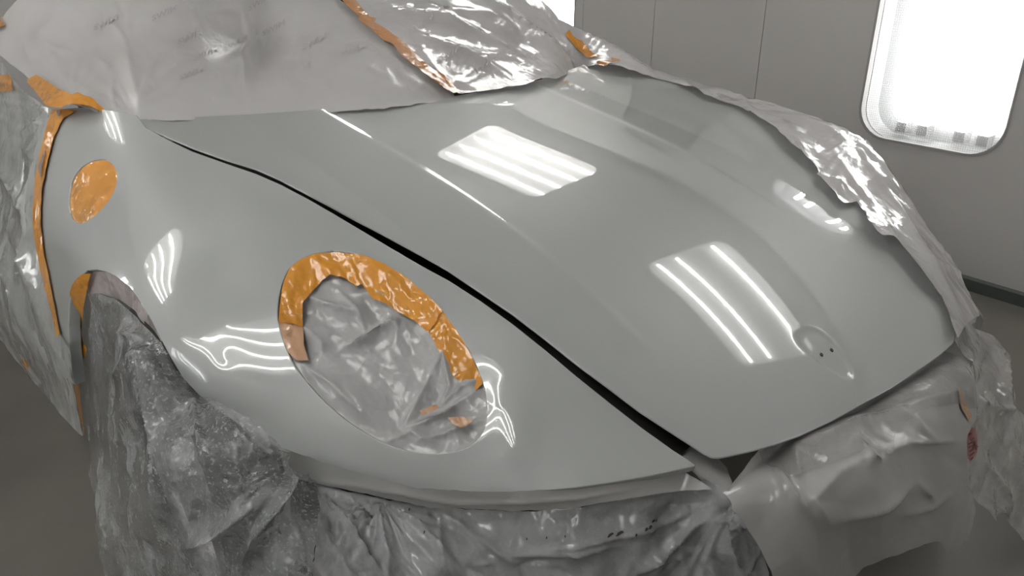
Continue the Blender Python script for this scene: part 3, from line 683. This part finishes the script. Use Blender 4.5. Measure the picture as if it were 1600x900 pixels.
# door film
fpt = lambda x, y, o=.002: FEN.pos(np.array([float(x)]), np.array([float(y)]))[0]+np.array([-.4, .75, .5])*o
DP = [fpt(92, 182), fpt(62, 260), fpt(57, 330), fpt(66, 430), fpt(80, 330), fpt(86, 500), fpt(105, 570), fpt(131, 684), A(0, 528, Z=.16), A(60, 600, Z=.10), A(0, 92, Y=.77), A(0, 300, Y=.86), A(-60, 465, Z=.18), A(-60, 200, Y=.85), A(25, 120, Y=.765)]
DS = Surf(DP, lam=1e-6)
def ds_d(x, y):
    h = .006+crumple(x, y, 46, .014, 41, 1.35, 2.6, 3)+crumple(x, y, 16, .0035, 47, 1.0, 1.8, 3)+pleats(x, y, 90, 178, 26, .014, 80, 42)
    for pl, wd, a in (([(50, 330), (20, 290), (-10, 250)], 6, .012), ([(20, 340), (60, 460), (100, 590)], 8, .015), ([(0, 400), (40, 500), (90, 620)], 9, .015), ([(30, 200), (10, 260), (40, 330)], 8, .012)):
        h = h+ridge(x, y, pl, wd, a)
    h = h+creases(x, y, (-20, 130, 70, 420), 26, 207, 1.2, .5, 60, 3, .008)
    d, _ = pdist(x, y, [(100, 175), (66, 260), (58, 340), (70, 430), (95, 525), (131, 684)])
    return h*np.clip((y-60)/60, .2, 1)*np.clip(d/25, .12, 1)
LD = Layer(DS, ds_d)
film_thing('masking_film', LD, [(-60, 80), (0, 92), (12, 100), (25, 122), (55, 152), (78, 168), (96, 174), (80, 208), (67, 260), (59, 310), (58, 345), (64, 395), (75, 450), (91, 515), (110, 545), (114, 590), (121, 640), (131, 684), (100, 650), (60, 600), (28, 560), (0, 528), (-60, 462)], 4, M['door_film'],
           'translucent plastic film covering the door, behind the vertical tape line', seed=9)
# wheel arch films
AP = [fpt(310, 616, -.012), fpt(285, 588, -.012), fpt(258, 548, -.012), fpt(240, 505, -.012), fpt(222, 475, -.012), fpt(180, 429, -.010), fpt(150, 420, -.008), A(112, 452, Y=.868), A(107, 500, Y=.875), A(114, 590, Y=.885), A(131, 684, Y=.892)]
SP = AP+[A(345, 635, Y=.79), A(425, 680, Y=.76), A(447, 705, Y=.742), A(490, 752, Z=.515), A(200, 600, Y=.875), A(170, 530, Y=.855), A(300, 700, Y=.86), A(300, 890, Y=.88), A(160, 890, Y=.945), A(138, 760, Y=.925), A(480, 890, Y=.80), A(480, 1000, Y=.81), A(400, 770, Y=.82), A(180, 950, Z=.02), A(330, 1180, Z=.02), A(500, 1250, Z=.02)]
SS = Surf(SP, lam=1e-3)
def sk_d(x, y):
    h = -.004+crumple(x, y, 60, .020, 51, 1.2, 1.8, 4)+crumple(x, y, 22, .0040, 57, 1.2, 1.8, 3)
    for pl, wd, a in (([(243, 545), (246, 700), (243, 900)], 8, .018), ([(160, 600), (200, 570), (240, 540)], 9, .014), ([(170, 515), (210, 525), (245, 530)], 5, .012), ([(250, 600), (280, 600)], 3, .006),
                      ([(380, 900), (420, 800), (450, 745)], 8, .03), ([(310, 640), (360, 690), (440, 740)], 5, .018), ([(280, 860), (350, 830), (410, 780)], 10, .03), ([(150, 740), (160, 820), (190, 900)], 8, .015),
                      ([(300, 625), (310, 680), (335, 760)], 6, .016), ([(345, 640), (370, 690), (400, 720)], 5, .014)):
        h = h+ridge(x, y, pl, wd, a)
    h = h+creases(x, y, (140, 480, 440, 900), 46, 201, 1.15, .55, 70, 4, .007)+creases(x, y, (245, 600, 450, 760), 22, 202, .5, .6, 45, 3, .006)
    h = h+pleats(x, y, 447, 728, 28, .010, 90, 52)+pleats(x, y, 300, 708, 16, .005, 50, 53)
    return h*np.clip(nearest(x, y, [AO])[0]/14, .1, 1)
AO = np.array([(136, 456), (205, 485), (243, 535), (262, 580), (310, 612), (380, 648), (445, 700)])
def sk_d2(x, y):
    d, _ = pdist(x, y, [(136, 456), (205, 485), (243, 535), (262, 580), (310, 612), (380, 648), (445, 700)])
    h = -.004+crumple(x, y, 60, .020, 51, 1.2, 1.8, 4)+crumple(x, y, 22, .0040, 57, 1.2, 1.8, 3)
    for pl, wd, a in SKF: h = h+ridge(x, y, pl, wd, a)
    h = h+creases(x, y, (140, 480, 440, 900), 46, 201, 1.15, .55, 70, 4, .007)+creases(x, y, (245, 600, 450, 760), 22, 202, .5, .6, 45, 3, .006)
    h = h+pleats(x, y, 447, 728, 28, .010, 90, 52)+pleats(x, y, 300, 708, 16, .005, 50, 53)
    return h*np.clip(d/16, .1, 1)
SKF = (([(243, 545), (246, 700), (243, 900)], 8, .018), ([(160, 600), (200, 570), (240, 540)], 9, .014), ([(170, 515), (210, 525), (245, 530)], 5, .012), ([(250, 600), (280, 600)], 3, .006),
       ([(380, 900), (420, 800), (450, 745)], 8, .03), ([(310, 640), (360, 690), (440, 740)], 5, .018), ([(280, 860), (350, 830), (410, 780)], 10, .03), ([(150, 740), (160, 820), (190, 900)], 8, .015),
       ([(300, 625), (310, 680), (335, 760)], 6, .016), ([(345, 640), (370, 690), (400, 720)], 5, .014))
LS = Layer(SS, sk_d2)
film_thing('masking_film', LS, [(136, 458), (150, 458), (178, 468), (205, 488), (228, 512), (252, 535), (272, 570), (296, 592), (318, 612), (347, 634), (385, 650), (425, 682), (446, 703), (450, 735), (492, 752), (502, 775), (490, 900), (486, 1000), (510, 1250), (330, 1180), (230, 1040), (180, 950), (160, 900), (150, 870), (136, 780), (133, 740), (138, 705), (131, 682), (127, 640), (126, 560), (130, 500)], 3.6, M['wheel_film'],
           'speckled clear plastic film hanging over the front wheel', seed=11)
SA = Surf(AP+[A(170, 500, Y=.83), A(140, 560, Y=.865)], lam=1e-3)
LA = Layer(SA, lambda x, y: -.010+crumple(x, y, 22, .006, 61, .6, 2, 2))
film_thing('masking_film', LA, [(134, 424), (150, 421), (165, 424), (180, 431), (204, 450), (222, 475), (237, 501), (246, 520), (243, 545), (225, 512), (205, 487), (180, 470), (150, 462), (134, 462), (128, 440)], 3, M['pink_film'],
           'pinkish film lining the top of the wheel arch', off=.002, jag=.4, seed=13)
# edge strip under the wing, then the nose skirt
EP = [A(440, 705, Y=.745), A(650, 766, Z=.545), A(550, 742, Z=.545), A(780, 769, Z=.552), A(900, 761, Z=.562), A(1000, 745, Z=.572), A(1085, 727, Z=.582), A(1140, 770, X=.165), A(1060, 766, Z=.545), A(900, 796, Z=.525), A(800, 800, Z=.515), A(650, 790, Z=.51), A(520, 760, Z=.515), A(470, 748, Z=.51)]
ES = Surf(EP, lam=1e-3)
LE = Layer(ES, lambda x, y: -.002+crumple(x, y, 50, .006, 71, .1, 2.5, 3)+ridge(x, y, [(445, 745), (560, 762), (720, 788), (900, 780), (1000, 762)], 5, .006))
film_thing('masking_strip', LE, [(438, 700), (455, 706), (500, 724), (550, 741), (600, 755), (650, 764), (720, 768), (780, 768), (840, 765), (900, 759), (950, 752), (1000, 744), (1060, 732), (1110, 765), (1060, 768), (1000, 776), (900, 796), (800, 801), (720, 797), (650, 791), (590, 779), (520, 762), (475, 750), (448, 742), (440, 722)], 3.5, M['edge_film'],
           'pale strip of film taped along the wing edge below the headlamp hole', 'masking strip', jag=.5, seed=15)
KP = [A(495, 757, Z=.508), A(590, 779, Z=.505), A(720, 797, Z=.505), A(800, 801, Z=.508), A(900, 796, Z=.518), A(1000, 776, Z=.535), A(1115, 772, Z=.545), A(1145, 775, X=.15), A(700, 890, Y=.625), A(900, 890, Y=.475), A(1100, 890, Y=.33), A(500, 890, Y=.77), A(1190, 890, Y=.28), A(600, 1200, Z=.04), A(900, 1250, Z=.04), A(1200, 1250, Z=.04), A(505, 1200, Z=.03)]
KS = Surf(KP, lam=1e-3)
def ks_d(x, y):
    h = -.004+crumple(x, y, 70, .016, 81, 1.0, 1.8, 4)+crumple(x, y, 26, .0050, 87, 1.1, 1.8, 3)
    h = h+pleats(x, y, 493, 757, 30, .014, 90, 82, .2, 2.9)+pleats(x, y, 592, 777, 26, .016, 90, 83, .1, 3.0)+pleats(x, y, 1145, 780, 34, .009, 160, 84)
    for pl, wd, a in (([(590, 780), (600, 850), (610, 900)], 8, .028), ([(510, 780), (560, 850), (600, 900)], 7, .025), ([(630, 800), (680, 850), (720, 900)], 9, .025), ([(1130, 790), (1050, 850), (990, 900)], 9, .024), ([(1120, 785), (1000, 830), (900, 855), (800, 872)], 7, .016),
                      ([(680, 790), (760, 850), (830, 900)], 8, .012), ([(780, 868), (900, 868), (980, 850)], 5, .012), ([(1145, 800), (1150, 850), (1170, 900)], 6, .02)):
        h = h+ridge(x, y, pl, wd, a)
    h = h+creases(x, y, (490, 780, 740, 900), 30, 203, 1.1, .4, 80, 4, .008)+creases(x, y, (740, 860, 1190, 900), 22, 204, .3, .7, 60, 4, .007)+creases(x, y, (1000, 780, 1150, 880), 14, 205, -.5, .3, 80, 4, .006)
    flat = 1-.75*np.exp(-(((x-860)/130)**2+((y-835)/30)**2))
    d, _ = pdist(x, y, [(495, 757), (590, 779), (720, 797), (900, 796), (1000, 776), (1145, 775)])
    return h*flat*np.clip(d/18, .1, 1)
LK = Layer(KS, ks_d)
kf = film_thing('masking_film', LK, [(493, 754), (590, 777), (650, 789), (720, 795), (800, 799), (900, 794), (1000, 774), (1060, 766), (1100, 755), (1145, 772), (1160, 800), (1178, 835), (1190, 870), (1200, 900), (1230, 1000), (1250, 1250), (505, 1250), (486, 1000), (488, 900), (500, 790)], 4, M['skirt_film'],
           'crumpled grey film hanging down in front of the nose, under the headlamp hole', seed=17)
specks = [(953, 835, 10, 2), (967, 832, 12, 2.2), (990, 830, 4, 1.4), (1006, 822, 5, 2), (1012, 819, 6, 2), (1018, 811, 5, 2), (1024, 811, 3, 1.6), (641, 801, 3, 2), (663, 839, 3, 1.6), (688, 829, 2.5, 1.6), (735, 830, 2, 3), (854, 840, 2, 2), (823, 842, 2, 2), (883, 838, 2, 2), (985, 838, 2, 1.5)]
for x, y, a, b in specks:
    q, T = region([(x+a*math.cos(t)*.5*(1+.3*math.sin(3*t)), y-a*.3*math.cos(t)+b*math.sin(t)) for t in [k*math.pi/6 for k in range(12)]], (), 1.3)
    V = LK.pos(q[:, 0], q[:, 1], .0016); link('paint_fleck', V, orient(V, T), M['dark'], kf)
# front paper over the bumper
PP = [A(1142, 770, X=.14), A(1200, 708, X=.19), A(1240, 680, X=.18), A(1350, 632, X=.165), A(1430, 585, X=.17), A(1478, 545, X=.20), A(1300, 720, X=.12), A(1450, 650, X=.085), A(1300, 800, X=.09), A(1420, 760, X=.065), A(1500, 780, X=.085), A(1522, 640, X=.125), A(1200, 890, X=.12), A(1340, 890, X=.10), A(1170, 830, X=.13), A(1480, 860, X=.10), A(1250, 960, X=.13)]
PS = Surf(PP, lam=1e-3)
def pp_d(x, y):
    h = crumple(x, y, 110, .022, 91, .5, 1.4, 2)+crumple(x, y, 40, .006, 94, .5, 1.6, 3)*np.exp(-np.clip(y-640, 0, 999)/120)
    for pl, wd, a in (([(1300, 820), (1270, 780), (1310, 740), (1360, 715)], 14, .016), ([(1300, 820), (1360, 790), (1430, 750)], 12, .016), ([(1430, 750), (1455, 780)], 8, .012), ([(1355, 715), (1420, 690), (1500, 690)], 14, .014), ([(1205, 720), (1230, 765), (1260, 795)], 7, .018), ([(1210, 700), (1300, 680), (1420, 640), (1500, 610)], 12, .018),
                      ([(1240, 690), (1250, 730)], 6, .012), ([(1330, 690), (1350, 722), (1372, 720)], 5, .016), ([(1390, 645), (1430, 655), (1460, 690)], 5, .010), ([(1420, 560), (1470, 575), (1510, 600)], 5, .008), ([(1480, 560), (1500, 600), (1515, 640)], 5, .008), ([(1400, 800), (1450, 790), (1490, 770)], 12, .010)):
        h = h+ridge(x, y, pl, wd, a)
    e, _ = pdist(x, y, [(1142, 768), (1240, 676), (1350, 630), (1430, 582), (1480, 545)])
    return h*np.clip(e/30, .05, 1)-.012*np.exp(-e/14)
LP = Layer(PS, pp_d)
pf = film_thing('masking_paper', LP, [(1142, 768), (1160, 740), (1185, 706), (1240, 672), (1300, 645), (1370, 608), (1430, 572), (1478, 538), (1495, 545), (1510, 580), (1525, 618), (1522, 650), (1512, 690), (1516, 735), (1508, 755), (1520, 770), (1524, 800), (1505, 845), (1478, 865), (1462, 842), (1440, 846), (1380, 868), (1350, 888), (1320, 925), (1260, 970), (1215, 925), (1200, 895), (1185, 862), (1165, 822), (1143, 795)], 4, M['paper'],
           'white masking paper wrapped over the nose below the front edge of the bonnet', 'masking paper', seed=19)
film_thing('masking_film', LP, [(1188, 706), (1240, 676), (1300, 649), (1370, 612), (1430, 576), (1476, 543), (1498, 562), (1514, 605), (1518, 640), (1485, 632), (1445, 642), (1405, 668), (1385, 712), (1352, 708), (1318, 722), (1262, 738), (1232, 748), (1205, 728)], 3,
           film('clear_overlap_film', (.42, .42, .42), rough=.10, clear=.62, clear_var=.15, coat=1.0, bump=.05, facet=.22, cell=24), 'clear glossy film overlapping the top of the nose paper under the bonnet edge', off=.004, seed=29)
# tail of film at the front, between strip and paper
TP_ = [A(1060, 712, Z=.555), A(1090, 700, Z=.565), A(1140, 768, Z=.555), A(1112, 772, Z=.545), A(1170, 725, X=.20), A(1135, 712, X=.23)]
TS = Surf(TP_, lam=1e-3)
LT = Layer(TS, lambda x, y: crumple(x, y, 30, .003, 101, .7, 2, 2))
film_thing('masking_strip', LT, [(1020, 660), (1050, 672), (1085, 694), (1115, 708), (1135, 730), (1144, 752), (1146, 772), (1136, 779), (1105, 760), (1080, 735), (1050, 702)], 3, M['edge_film'], 'grey film strip tucked into the gap between wing tip and bonnet corner', 'masking strip', jag=.3, seed=23)
# right hanging film
HP = [A(1529, 494, Y=-.66), A(1490, 532, X=.19), A(1565, 560, X=.22), A(1575, 600, X=.17), A(1525, 640, X=.14), A(1600, 700, X=.11), A(1515, 700, X=.12), A(1530, 780, X=.10), A(1600, 850, Z=.05), A(1650, 860, Z=.03), A(1660, 690, X=.10)]
HS = Surf(HP, lam=1e-3)
def hs_d(x, y):
    h = crumple(x, y, 45, .018, 111, 1.1, 2.2, 3)+crumple(x, y, 14, .003, 114, .4, 1, 2)
    for pl, wd, a in (([(1535, 520), (1560, 580), (1575, 650)], 8, .022), ([(1500, 540), (1515, 600), (1525, 660)], 5, .012), ([(1530, 620), (1560, 640), (1590, 640)], 6, .016), ([(1540, 720), (1565, 760), (1580, 800)], 7, .02), ([(1580, 680), (1590, 740), (1600, 800)], 7, .02)):
        h = h+ridge(x, y, pl, wd, a)
    h = h+creases(x, y, (1495, 510, 1600, 840), 26, 206, 1.1, .5, 50, 3, .007)
    return h
LH = Layer(HS, hs_d)
hf = film_thing('masking_film', LH, [(1488, 532), (1500, 515), (1515, 500), (1529, 494), (1527, 503), (1516, 508), (1530, 516), (1547, 528), (1564, 558), (1573, 600), (1590, 640), (1660, 690), (1660, 870), (1600, 845), (1585, 825), (1562, 800), (1548, 812), (1530, 790), (1516, 765), (1516, 700), (1520, 650), (1525, 620), (1510, 575)], 3.5, film('hanging_clear_film', (.44, .43, .42), rough=.2, trans=.2, clear=.32, clear_var=.22, bump=.1, bscale=30, facet=.25, cell=22),
           'crinkled clear film hanging off the far front corner, at the photo\'s right edge', seed=25)
q, T = region(catmull([(1511, 675), (1518, 668), (1527, 672), (1533, 690), (1530, 708), (1520, 718), (1513, 720), (1511, 700)], 3), (), 2.5); V = LH.pos(q[:, 0], q[:, 1], .003)
link('printed_seal', V, orient(V, T), M['pinkprint'], hf)
for pl in ([(1513, 686), (1521, 684)], [(1513, 694), (1522, 690)], [(1514, 700), (1519, 696), (1522, 703), (1515, 706)], [(1527, 688), (1528, 697), (1532, 699)], [(1524, 696), (1529, 703)], [(1514, 712), (1524, 707)], [(1515, 718), (1521, 714)], [(1514, 680), (1516, 676)]):
    a = np.array(pl, float); L_ = []; R_ = []
    for i in range(len(a)):
        t = a[min(i+1, len(a)-1)]-a[max(i-1, 0)]; t /= np.hypot(*t); nn = np.array([-t[1], t[0]])*1.2; L_.append(a[i]+nn); R_.append(a[i]-nn)
    q = np.array(L_+R_); n = len(a); V = LH.pos(q[:, 0], q[:, 1], .0045)
    link('red_print', V, [(i, i+1, n+i+1, n+i) for i in range(n-1)], M['red'], hf, flat=True)
# headlamp opening
def lp_d(x, y):
    bd = nearest(x, y, [np.asarray(lamp_hole[::2])])[0]
    h = -.010-.016*np.clip(bd/70, 0, 1)
    h = h+(crumple(x, y, 62, .020, 121, .9, 1.3, 2)+crumple(x, y, 24, .005, 123, .4, 1.5, 3))*np.clip(bd/25, .15, 1)*(1-.85*np.exp(-((x-600)/85)**2-((y-590)/55)**2))
    for pl, wd, a in (([(475, 455), (520, 470), (560, 480)], 9, .020), ([(520, 540), (560, 520), (600, 495), (622, 488)], 8, .024), ([(520, 440), (555, 475), (565, 512)], 6, .012), ([(540, 450), (590, 450), (625, 480)], 7, .016), ([(470, 505), (500, 530), (498, 545)], 6, .014),
                      ([(660, 590), (690, 545), (700, 600), (680, 632)], 5, .014), ([(620, 670), (650, 620), (662, 590)], 8, .018), ([(625, 668), (690, 640), (740, 610)], 7, .018), ([(640, 690), (700, 670), (755, 650)], 5, .012), ([(680, 632), (720, 600), (750, 590)], 5, .010), ([(460, 560), (520, 600), (580, 665)], 7, .014), ([(600, 690), (640, 672), (680, 700)], 5, .012)):
        h = h+ridge(x, y, pl, wd, a)
    h = h+pleats(x, y, 700, 645, 22, .004, 35, 122)
    return h
LL = Layer(FEN, lp_d)
shr = lambda P, c, k: [(c[0]+(x-c[0])*k, c[1]+(y-c[1])*k) for x, y in P]
film_thing('lamp_mask_film', LL, shr(lamp_hole[::2], (600, 552), 1.012), 3, M['lamp_paper'], 'crumpled grey masking film filling the round headlamp hole', jag=.0, seed=27)
def tape(layer, outer, label, mat='tape', off=.0018, step=2.6, jag=.5, name='masking_tape', group=None, seed=2):
    return film_thing(name, layer, outer, step, M[mat], label, 'tape', group, off=off, jag=jag, seed=seed)
def tl_d(x, y):
    bd = nearest(x, y, [np.asarray(lamp_hole[::2])])[0]
    return -.006-.010*np.clip(bd/40, 0, 1)+crumple(x, y, 26, .010, 131, .8, 1.6, 3)*np.clip(bd/12, .2, 1)
LTp = Layer(FEN, tl_d)
tape(LTp, [(435, 502), (437, 470), (441, 445), (452, 420), (470, 405), (495, 396), (520, 393), (548, 396), (560, 400), (575, 432), (555, 440), (538, 428), (515, 425), (500, 432), (484, 450), (470, 470), (468, 505)], 'crumpled orange tape at the upper left rim of the headlamp hole', off=.006, seed=31)
tape(LTp, [(548, 396), (575, 402), (600, 413), (630, 430), (660, 455), (692, 486), (668, 516), (645, 497), (620, 482), (600, 470), (580, 462), (565, 440)], 'bright orange tape along the top rim of the headlamp hole', off=.008, seed=32)
tape(LTp, [(690, 484), (712, 514), (735, 552), (750, 585), (754, 600), (735, 612), (722, 598), (708, 586), (690, 556), (668, 515)], 'orange tape along the right rim of the headlamp hole', off=.006, seed=33)
tape(LTp, [(434, 500), (468, 498), (472, 535), (478, 560), (462, 562), (446, 545), (438, 525)], 'pale film-covered tape at the left rim of the headlamp hole', 'tape_pale', off=.004, seed=34)
tape(LTp, [(655, 640), (680, 632), (688, 636), (672, 645), (658, 648)], 'small faded orange tape scrap inside the headlamp hole', 'tape_pale', off=.016, seed=35)
tape(LTp, [(700, 652), (722, 650), (740, 658), (720, 668), (705, 662)], 'faded orange scrap near the lower right rim of the headlamp hole', 'tape_pale', off=.014, seed=36)
# fuel filler tape
LF = Layer(FEN, lambda x, y: -.003+crumple(x, y, 26, .0016, 141, .8, 1.5, 2))
tape(LF, shr(fuel_hole, (145, 299), .985), 'orange tape filling the egg-shaped fuel filler opening', off=0, jag=0)
# tape line at the rear of the wing, and corner pieces
LFo = Layer(FEN, lambda x, y: .0012+crumple(x, y, 14, .0010, 151, .2, 1, 2))
tape(LFo, [(84, 172), (76, 200), (65, 240), (57, 290), (54, 335), (57, 370), (66, 420), (79, 470), (93, 526), (97, 520), (92, 490), (83, 450), (73, 400), (67, 350), (68, 305), (76, 260), (88, 213), (103, 186), (120, 176), (100, 172)], 'long orange tape line curving down the rear edge of the wing', off=.0035, seed=41)
LC = Layer(WS, ws_d)
tape(LC, [(53, 134), (58, 128), (70, 125), (95, 143), (120, 160), (122, 170), (108, 177), (86, 173), (74, 158)], 'wide orange tape patch at the lower left windscreen corner', off=.008, seed=42)
tape(LC, [(117, 162), (128, 158), (145, 166), (160, 176), (174, 184), (150, 180), (118, 174)], 'pointed orange tape end on the lower left windscreen corner', off=.010, seed=43)
tape(LD, [(1, 119), (25, 115), (32, 142), (5, 146)], 'square orange tape patch at the left edge, above the door film', off=.005, seed=44, jag=.2)
tape(LC, [(-18, 34), (8, 28), (21, 42), (0, 50), (-18, 50)], 'orange tape end on the windscreen film at the upper left edge', off=.010, seed=45, jag=.2)
tape(LD, [(44, 556), (53, 558), (58, 573), (50, 570)], 'tiny orange tape scrap low on the door film', off=.01, seed=46, jag=.2, step=2)
LAo = Layer(SA, lambda x, y: -.006+crumple(x, y, 14, .004, 161, .2, 1.5, 2))
tape(LAo, [(110, 455), (118, 438), (130, 428), (142, 428), (134, 455), (129, 490), (126, 520), (136, 545), (134, 558), (124, 568), (122, 600), (127, 640), (131, 684), (121, 642), (113, 590), (108, 540), (107, 490)], 'orange tape lining the rear lip of the wheel arch', off=.006, seed=47)
# windscreen centre tape
tape(LW2, [(520, -8), (540, 18), (559, 34), (562, 42), (577, 54), (600, 76), (612, 80), (626, 97), (650, 118), (672, 136), (690, 149), (704, 157), (718, 155), (705, 143), (690, 129), (665, 112), (645, 92), (625, 73), (600, 55), (586, 47), (588, 40), (579, 39), (560, 19), (545, 0), (536, -12)], 'thin orange tape down the centre seam of the windscreen film', 'tape_brown', off=.008, seed=48)
tape(LR, [(880, 56), (887, 51), (893, 60), (903, 66), (915, 76), (924, 86), (936, 93), (920, 94), (908, 85), (893, 71)], 'orange tape on the far windscreen pillar film', off=.004, seed=49)
tape(LR, [(932, 103), (948, 101), (958, 104), (945, 108), (936, 107)], 'small orange tape scrap where the far film meets the bonnet', 'tape_brown', off=.004, seed=50, step=2)
tape(LR, [(953, 97), (967, 100), (966, 103), (955, 101)], 'tiny orange tape scrap just beyond the bonnet corner', 'tape_brown', off=.004, seed=51, step=1.6, jag=.2)
tape(LP, [(1484, 611), (1490, 612), (1502, 630), (1514, 650), (1510, 658), (1497, 640)], 'brownish tape streak on the paper at the far nose corner', 'tape_pale', off=.003, seed=52, jag=.3)
# faint repeated print on the windscreen film
cu = bpy.data.curves.new('print', 'FONT'); cu.body = 'SWIM'; cu.size = 20; cu.resolution_u = 1; cu.offset = .35
to = bpy.data.objects.new('print_tmp', cu); COL.objects.link(to); bpy.context.view_layer.update()
me = bpy.data.meshes.new_from_object(to.evaluated_get(bpy.context.evaluated_depsgraph_get()))
tv = np.array([v.co[:2] for v in me.vertices]); tf = [list(p.vertices) for p in me.polygons]; bpy.data.objects.remove(to)
wf = bpy.data.objects['masking_film']; wf2 = bpy.data.objects['masking_film.001']
for lx, ly, par, lay, off in [(276, 76, wf, LW, 0), (345, 84, wf, LW, 0), (412, 62, wf, LW, 0), (476, 84, wf, LW, 0), (536, 100, wf, LW, 0), (150, 55, wf, LW, 0), (300, 102, wf, LW, 0), (280, 134, wf, LW, 0), (385, 22, wf, LW, 0), (240, 40, wf, LW, 0), (680, 108, wf2, LW2, .004), (733, 128, wf2, LW2, .004), (640, 62, wf2, LW2, .004), (450, 130, wf, LW, 0)]:
    c, s = math.cos(.5), math.sin(.5); a = tv*.78; x = lx+a[:, 0]*c*1.1-a[:, 1]*.05; y = ly-a[:, 1]*.8-a[:, 0]*s
    V = lay.pos(x, y, off+.0022); link('printed_word', V, tf, M['print'], par, flat=True)
